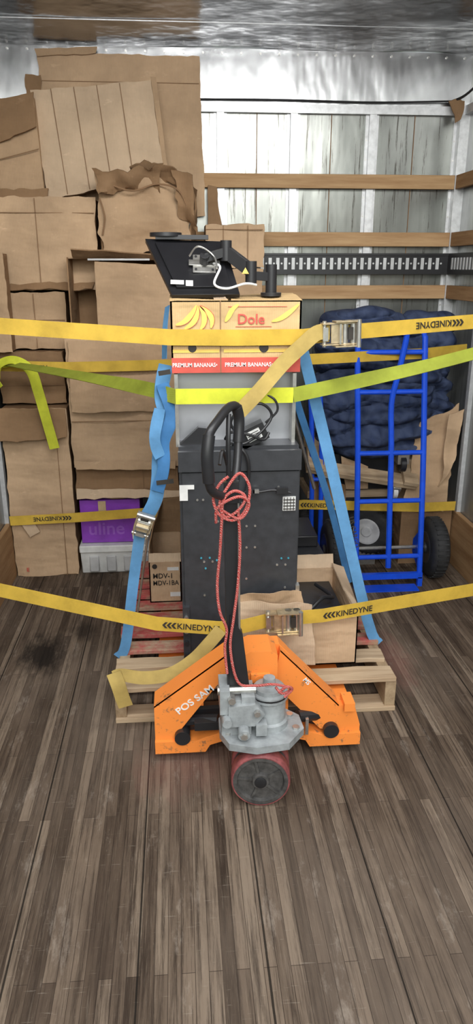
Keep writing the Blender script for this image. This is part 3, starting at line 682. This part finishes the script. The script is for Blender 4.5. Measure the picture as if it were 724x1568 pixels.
o=O('lime_ratchet_strap')
o.ribbon([(-.015,2.425,1.143),(.19,2.422,1.143),(.385,2.425,1.143)],Nf,.052,LIME,smooth=False)
o.ribbon([(-.015,2.425,1.143),(-.12,2.56,1.15),(-.35,2.88,1.145),(-.62,3.25,1.135),(-.80,3.48,1.13)],[(0,-1,0),(0,-1,.1),(0,-1,.9),(0,-.6,1),(0,-.3,1)],.05,OLIVE)
o.ribbon([(.385,2.425,1.143),(.60,2.48,1.175),(.85,2.54,1.215),(1.07,2.60,1.255),(1.46,2.71,1.33)],[(0,-1,.0),(0,-1,.3),(0,-1,.8),(0,-1,.9),(0,-1,.9)],.05,OLIVE)
o.ribbon([(-.80,3.48,1.13),(-.84,3.47,1.12),(-.86,3.46,1.07),(-.84,3.44,1.02)],[(0,-.7,1),(0,-.6,1),(-1,-1,0),(-.6,-1,0)],.05,LIME)
o.ribbon([(-.85,3.46,1.07),(-.83,3.44,1.13),(-.76,3.44,1.15),(-.69,3.44,1.10),(-.665,3.45,1.0),(-.64,3.46,.86),(-.615,3.47,.72)],[(-1,-1,.2),(-.6,-1,.8),(0,-.8,1),(.3,-1,.5),(.1,-1,.1),(0,-1,0),(0,-1,0)],.048,LIME)
o.done()
o=O('yellow_ratchet_strap')
o.ribbon([(-.89,3.60,1.115),(-.86,3.52,1.115),(-.60,3.50,1.108),(-.53,3.51,1.105)],Nf,.05,YEL,smooth=False)
o.ribbon([(-.53,3.51,1.105),(-.02,3.53,1.11),(.55,3.42,1.14),(1.2,3.51,1.155),(1.45,3.60,1.165)],Nf,.05,YEL,smooth=False)
logo(o,(-.86,3.52,1.115),(-.60,3.50,1.108),.19,.027,False,'KIN')
o.done()
o=O('yellow_ratchet_strap')
o.ribbon([(-.885,3.55,.325),(-.55,3.52,.345),(-.2,3.52,.362),(.3,3.46,.39),(.62,3.46,.405),(1.25,3.50,.36),(1.45,3.54,.35)],Nf,.05,YEL,smooth=False)
logo(o,(-.885,3.55,.325),(-.55,3.52,.345),.27,.028,True)
logo(o,(.62,3.46,.405),(1.25,3.50,.36),.03,.028)
o.done()
o=O('yellow_ratchet_strap')
A1=(-.10,2.24,.390); B1=(.115,2.22,.374); A2=(.48,2.24,.398); B2=(1.10,2.42,.392)
o.ribbon([(-.88,2.47,.512),(-.659,2.40,.463),A1,B1,(.20,2.22,.378),(.30,2.24,.39)],Nf,.052,YEL,smooth=False)
o.ribbon([(.37,2.24,.392),A2,B2,(1.46,2.53,.404)],Nf,.052,YEL,smooth=False)
ratchet(o,(.335,2.24,.391),(1,0,.02),(0,0,1))
logo(o,A1,B1,.07,.028); logo(o,A2,B2,.05,.028)
o.ribbon([(.12,2.21,.375),(.08,2.20,.33),(.02,2.19,.27),(-.06,2.18,.225),(-.15,2.18,.215),(-.225,2.18,.23),(-.25,2.175,.225)],[(0,-1,.4),(.3,-1,.6),(.2,-1,.5),(.0,-1,.6),(0,-1,.4),(0,-1,.2),(0,-1,.2)],.045,YELD)
o.ribbon([(-.25,2.17,.245),(-.235,2.16,.20),(-.225,2.165,.15),(-.215,2.17,.11)],[(0,-1,.1)]*4,.05,YELD)
o.done()
o=O('blue_ratchet_strap')
o.ribbon([(-.035,2.55,1.43),(-.045,2.52,1.36),(-.05,2.50,1.26)],[(-1,-.6,0)]*3,.03,BLUL)
o.ribbon([(-.045,2.50,1.24),(-.065,2.48,1.14),(-.045,2.47,1.05),(-.075,2.47,.95),(-.085,2.47,.84),(-.10,2.47,.76),(-.15,2.48,.67)],[(-.3,-1,0),(.5,-1,0),(-.5,-1,0),(.2,-1,0),(-.2,-1,0),(.1,-1,0),(0,-1,0)],.05,BLUL)
o.ribbon([(-.06,2.47,1.18),(-.03,2.45,1.08),(-.06,2.45,.98),(-.065,2.45,.88),(-.09,2.46,.80)],[(.5,-1,0),(-.4,-1,0),(.6,-1,0),(-.5,-1,0),(0,-1,0)],.045,BLUW)
o.ribbon([(-.07,2.44,1.10),(-.09,2.43,1.0),(-.075,2.44,.93)],[(.5,-1,0),(-.4,-1,0),(.6,-1,0)],.04,BLUL)
o.ribbon([(-.155,2.48,.66),(-.19,2.49,.45),(-.235,2.50,.17),(-.268,2.50,.115)],Nf,.040,BLUL)
o.tube([(-.04,2.6,1.20),(-.10,2.6,.80),(-.2,2.62,.20)],.005,STEEL)
ratchet(o,(-.145,2.46,.68),(.35,0,1),(-1,0,.35),.72)
for z in (1.22,.84): o.ribbon([(-.09+.02*(z>1),2.43,z),(-.03,2.43,z+.006)],Nf,.016,INK,smooth=False)
o.done()
o=O('blue_ratchet_strap')
o.ribbon([(.415,2.56,1.35),(.44,2.53,1.25),(.55,2.53,.86),(.72,2.52,.23),(.775,2.52,.118)],[(1,-.4,0),(.2,-1,0),(0,-1,0),(0,-1,0),(.2,-1,0)],.042,BLUL,res=4)
o.text('US CARGO',(.625,2.525,.66),(.24,0,-1),(1,0,.24),.026,INK)
o.done()
o=O('blue_ratchet_strap')
o.ribbon([(.44,3.0,1.20),(.50,3.02,1.0),(.66,3.05,.55),(.775,3.06,.14)],[(.3,-1,0)]*4,.032,BLUW)
o.tube([(.42,2.8,1.2),(.47,3.0,1.0),(.60,3.1,.6)],.008,STEEL); o.done()

# ------------------------------------------------------------------ hand truck
o=O('blue_hand_truck')
def hp(x,t,dy=0): return V((x,3.32+.17*t+dy,.10+1.14*t))
r=.0145
xa,xb=.872,1.205
o.tube([hp(xa,-.06),hp(xa,.45),hp(xa-.01,.9),hp(xa-.005,1.0)],r,BLUEP)
o.tube([hp(xb,-.06),hp(xb,.45),hp(xb-.01,.9),hp(xb-.012,1.0)],r,BLUEP)
o.tube([hp(1.04,0),hp(1.04,.5),hp(1.035,.72),hp(1.06,.85,-.02),hp(1.085,1.0,-.05),hp(1.07,1.02,-.06)],r,BLUEP)
o.tube([hp(xa-.008,.985),hp(xa+.004,1.02),hp(.90,1.03)],r*.9,BLUEP); o.tube([hp(xb-.012,.985),hp(xb-.02,1.02)],r*.9,BLUEP)
for t in (.05,.30,.51,.77,.935): o.tube([hp(xa,t),hp(xb,t)],r*.85,BLUEP)
o.bx(xa-.01,xb+.01,3.295,3.318,.045,.075,BLUEP); o.bx(xa+.02,xb-.02,3.24,3.318,.0,.006,BLUEP)
for x in (xa,xb): o.bx(x-.012,x+.012,3.295,3.318,.0,.05,BLUEP)
o.prism([(xa-.012,3.33,.06),(xa-.012,3.46,.13),(xa-.012,3.46,.20),(xa-.012,3.35,.30)],(.010,0,0),BLUEP); o.prism([(xb+.002,3.33,.06),(xb+.002,3.46,.13),(xb+.002,3.46,.20),(xb+.002,3.35,.30)],(.010,0,0),BLUEP)
o.tube([(xa-.10,3.42,.17),(xb+.10,3.42,.17)],.010,STEEL)
def tire(c,ax,R,w,hub=WHITE):
    ax=V(ax).normalized(); c=V(c)
    pr=[(-w/2,R*.52),(-w/2,R*.75)]+[(-w/2*math.cos(a),R*.78+R*.22*math.sin(a)) for a in [math.pi*i/12 for i in range(1,12)]]+[(w/2,R*.75),(w/2,R*.52)]
    o.lathe(c,ax,pr,RUB,40)
    for i in range(36):
        a=2*math.pi*i/36; u=ax.orthogonal().normalized(); k=u*math.cos(a)+ax.cross(u)*math.sin(a); t=ax.cross(k)
        p=c+k*(R*.975); o.prism([p-ax*w*.3-t*.004,p+ax*w*.3-t*.004,p+ax*w*.3+t*.004,p-ax*w*.3+t*.004],k*R*.035,RUB)
    for s_ in (-1,1):
        pf=[(s_*w*.36,.012),(s_*w*.36,R*.5),(s_*w*.5,R*.54),(s_*w*.53,R*.5),(s_*w*.51,R*.45),(s_*w*.51,.03),(s_*w*.62,.025),(s_*w*.62,.001)]
        o.lathe(c,ax,pf,hub,30)
tire((xb+.10,3.42,.166),(1,-.0,0),.160,.09,DARKM); tire((xa-.10,3.42,.166),(1,0,0),.160,.09,DARKM)
o.done()
o=O('pneumatic_cart_wheel'); tire((1.0,3.60,.205),(-.55,-1,0),.135,.07,MILKY)
o.bx(.95,1.05,3.60,3.63,.0,.08,STEEL); o.cyl((1.0,3.60,.205),(1.02,3.66,.205),.015,STEEL); o.done()
o=O('stair_climbing_hand_truck')
for x in (.68,.73): o.tube([(x,3.55,.05),(x,3.60,.6),(x-.02,3.62,1.0)],.013,BLUEP)
for z in (.15,.5,.85): o.tube([(.68,3.55+.08*z,z),(.73,3.55+.08*z,z)],.011,BLUEP)
tire((.66,3.62,.155),(1,-.3,0),.15,.07,DARKM); o.done()
o=O('furniture_dolly')
M=Matrix.Translation((.95,3.66,.56))@Matrix.Rotation(.18,4,'Y')@Matrix.Rotation(.5,4,'X')
for (a,b,c_,d) in ((-.30,.30,-.12,-.04),(-.30,.30,.08,.16)): o.bx(a,b,c_,d,-.015,.015,PALW,M)
for (a,b) in ((-.30,-.22),(.22,.30)): o.bx(a,b,-.13,.17,.015,.04,PALW,M)
for x in (-.2,.2):
    p=M@V((x,-.10,-.06)); o.cyl(p+V((-.012,0,0)),p+V((.012,0,0)),.045,WHITE); o.bx(x-.022,x+.022,-.13,-.07,-.05,-.015,STEEL,M)
p=V((1.13,3.50,.60)); o.cyl(p+V((-.014,0,0)),p+V((.014,0,0)),.042,BLACK); o.bx(1.10,1.16,3.48,3.52,.60,.67,STEEL)
o.done(.002)
o=O('cargo_dolly')
o.bx(.68,1.16,3.70,3.98,.36,.40,PALW); o.bx(.68,1.16,3.70,3.98,.05,.36,BLACK)
for x in (.72,1.1): o.cyl((x-.015,3.76,.03),(x+.015,3.76,.03),.03,RUB)
o.bx(.70,1.15,3.72,3.95,.40,.60,BLACK)
o.sheet(((.85,3.68,.60),(1.0,3.68,.54),(1.0,3.66,.42),(.88,3.66,.42)),CARD2,.008,8,8,.006,.004,6)
o.sheet(((.70,3.67,.50),(.88,3.67,.44),(.88,3.65,.36),(.70,3.65,.36)),CARD3,.008,8,8,.006,.004,6)
o.done()
o=O('crumpled_cardboard_bundle')
for i,(a,b,y,m) in enumerate(((1.20,1.46,3.58,CARD2),(1.23,1.46,3.64,CARD),(1.26,1.46,3.70,CARDL),(1.16,1.42,3.76,CARD2))):
    o.sheet(((a+.05,y+.06,.78-.02*i),(b,y+.06,.88-.02*i),(b-.05,y,.30),(a-.02,y,.34-.02*i)),m,.008,14,14,.03,.02,5,i*3)
o.sheet(((1.38,3.57,.84),(1.46,3.57,.86),(1.44,3.56,.62),(1.36,3.56,.45)),CARD,.006,8,10,.02,.012,8,5)
o.bx(1.18,1.46,3.60,3.92,0,.33,CARD3)
o.done()

# ------------------------------------------------------------------ moving blankets
def blankets():
    o=O('moving_blanket_pile'); bm=o.bm
    def lump(c,s,seed,e=.55,fold=5,amp=.05,sag=0):
        nf=len(bm.faces); nu,nv=120,60; rows=[]
        def sp(v,p): return math.copysign(abs(v)**p,v)
        for j in range(1,nv):
            ph=-math.pi/2+math.pi*j/nv; row=[]
            for i in range(nu):
                th=2*math.pi*i/nu
                d=V((sp(math.cos(ph),e)*sp(math.cos(th),e),sp(math.cos(ph),e)*sp(math.sin(th),e),sp(math.sin(ph),e)))
                p=V((c[0]+d.x*s[0],c[1]+d.y*s[1],c[2]+d.z*s[2]-sag*(1-abs(d.x))*(.6+.4*(-d.y))))
                n_=noise.noise(p*5+V((seed,0,0)))*amp*1.2+noise.noise(p*12+V((0,seed,0)))*amp*.7
                arg=fold*math.pi*(d.z*.5+.5)+1.3*d.x*d.x*fold*.5+noise.noise(p*3.5)*2.4
                r=abs(math.sin(arg))**.55
                p=p+V((d.x*.5,d.y,d.z*.35))*(n_+amp*1.4*(r-.5))
                p.y=min(p.y,YB-.03)
                row.append(bm.verts.new(p))
            rows.append(row)
        for a,b in zip(rows,rows[1:]):
            for i in range(nu): bm.faces.new((a[i],a[(i+1)%nu],b[(i+1)%nu],b[i]))
        bm.faces.new(rows[0][::-1]); bm.faces.new(rows[-1]); o._m(nf,NAVY)
    lump((1.08,3.78,.78),(.38,.15,.16),1,.6,4,.05,.03)
    lump((1.06,3.77,.94),(.37,.15,.15),4,.6,3,.055,.05)
    lump((1.09,3.79,1.12),(.36,.14,.15),8,.65,3,.055,.04)
    lump((.98,3.79,1.25),(.22,.13,.11),12,.8,2,.05)
    lump((1.28,3.79,1.24),(.15,.13,.11),15,.8,2,.05)
    lump((1.16,3.72,1.02),(.20,.12,.09),21,.8,2,.05,.03)
    return o.done(angle=3)
blankets()

# ------------------------------------------------------------------ light
w=bpy.data.worlds.new('daylight'); scene.world=w; w.use_nodes=True; nt=w.node_tree; bg=nt.nodes['Background']
tc=nt.nodes.new('ShaderNodeTexCoord'); sp=nt.nodes.new('ShaderNodeSeparateXYZ'); nt.links.new(tc.outputs['Generated'],sp.inputs[0])
nz=nt.nodes.new('ShaderNodeTexNoise'); nz.inputs['Scale'].default_value=9; nt.links.new(tc.outputs['Generated'],nz.inputs['Vector'])
ad=nt.nodes.new('ShaderNodeMath'); ad.operation='MULTIPLY_ADD'; ad.inputs[1].default_value=.25; nt.links.new(nz.outputs['Fac'],ad.inputs[0]); 
nt.links.new(sp.outputs['Z'],ad.inputs[2])
rp=nt.nodes.new('ShaderNodeValToRGB'); nt.links.new(ad.outputs[0],rp.inputs[0])
e=rp.color_ramp.elements; e[0].position=0.0; e[0].color=(.34,.33,.30,1); e[1].position=1; e[1].color=(.9,.95,1.0,1)
for p,c in ((.10,(.36,.35,.32)),(.13,(.16,.22,.10)),(.26,(.30,.38,.20)),(.33,(.95,.97,1.0))):
    q=e.new(p); q.color=(*c,1)
nt.links.new(rp.outputs[0],bg.inputs['Color']); bg.inputs['Strength'].default_value=1.9
def area(name,loc,rot,sx,sy,en,col=(1,1,1)):
    l=bpy.data.lights.new(name,'AREA'); l.shape='RECTANGLE'; l.size=sx; l.size_y=sy; l.energy=en; l.color=col
    ob=bpy.data.objects.new(name,l); ob.location=loc; ob.rotation_euler=rot; scene.collection.objects.link(ob)
area('daylight_door_light',(.3,-.6,2.5),(math.radians(68),0,0),2.4,1.6,70,(1,1,.99))
area('added_fill_light',(.29,1.75,2.50),(math.radians(42),0,0),1.8,.4,37,(1,.99,.975))  # no truck fixture: unseen fill lamp added to brighten the far cargo end
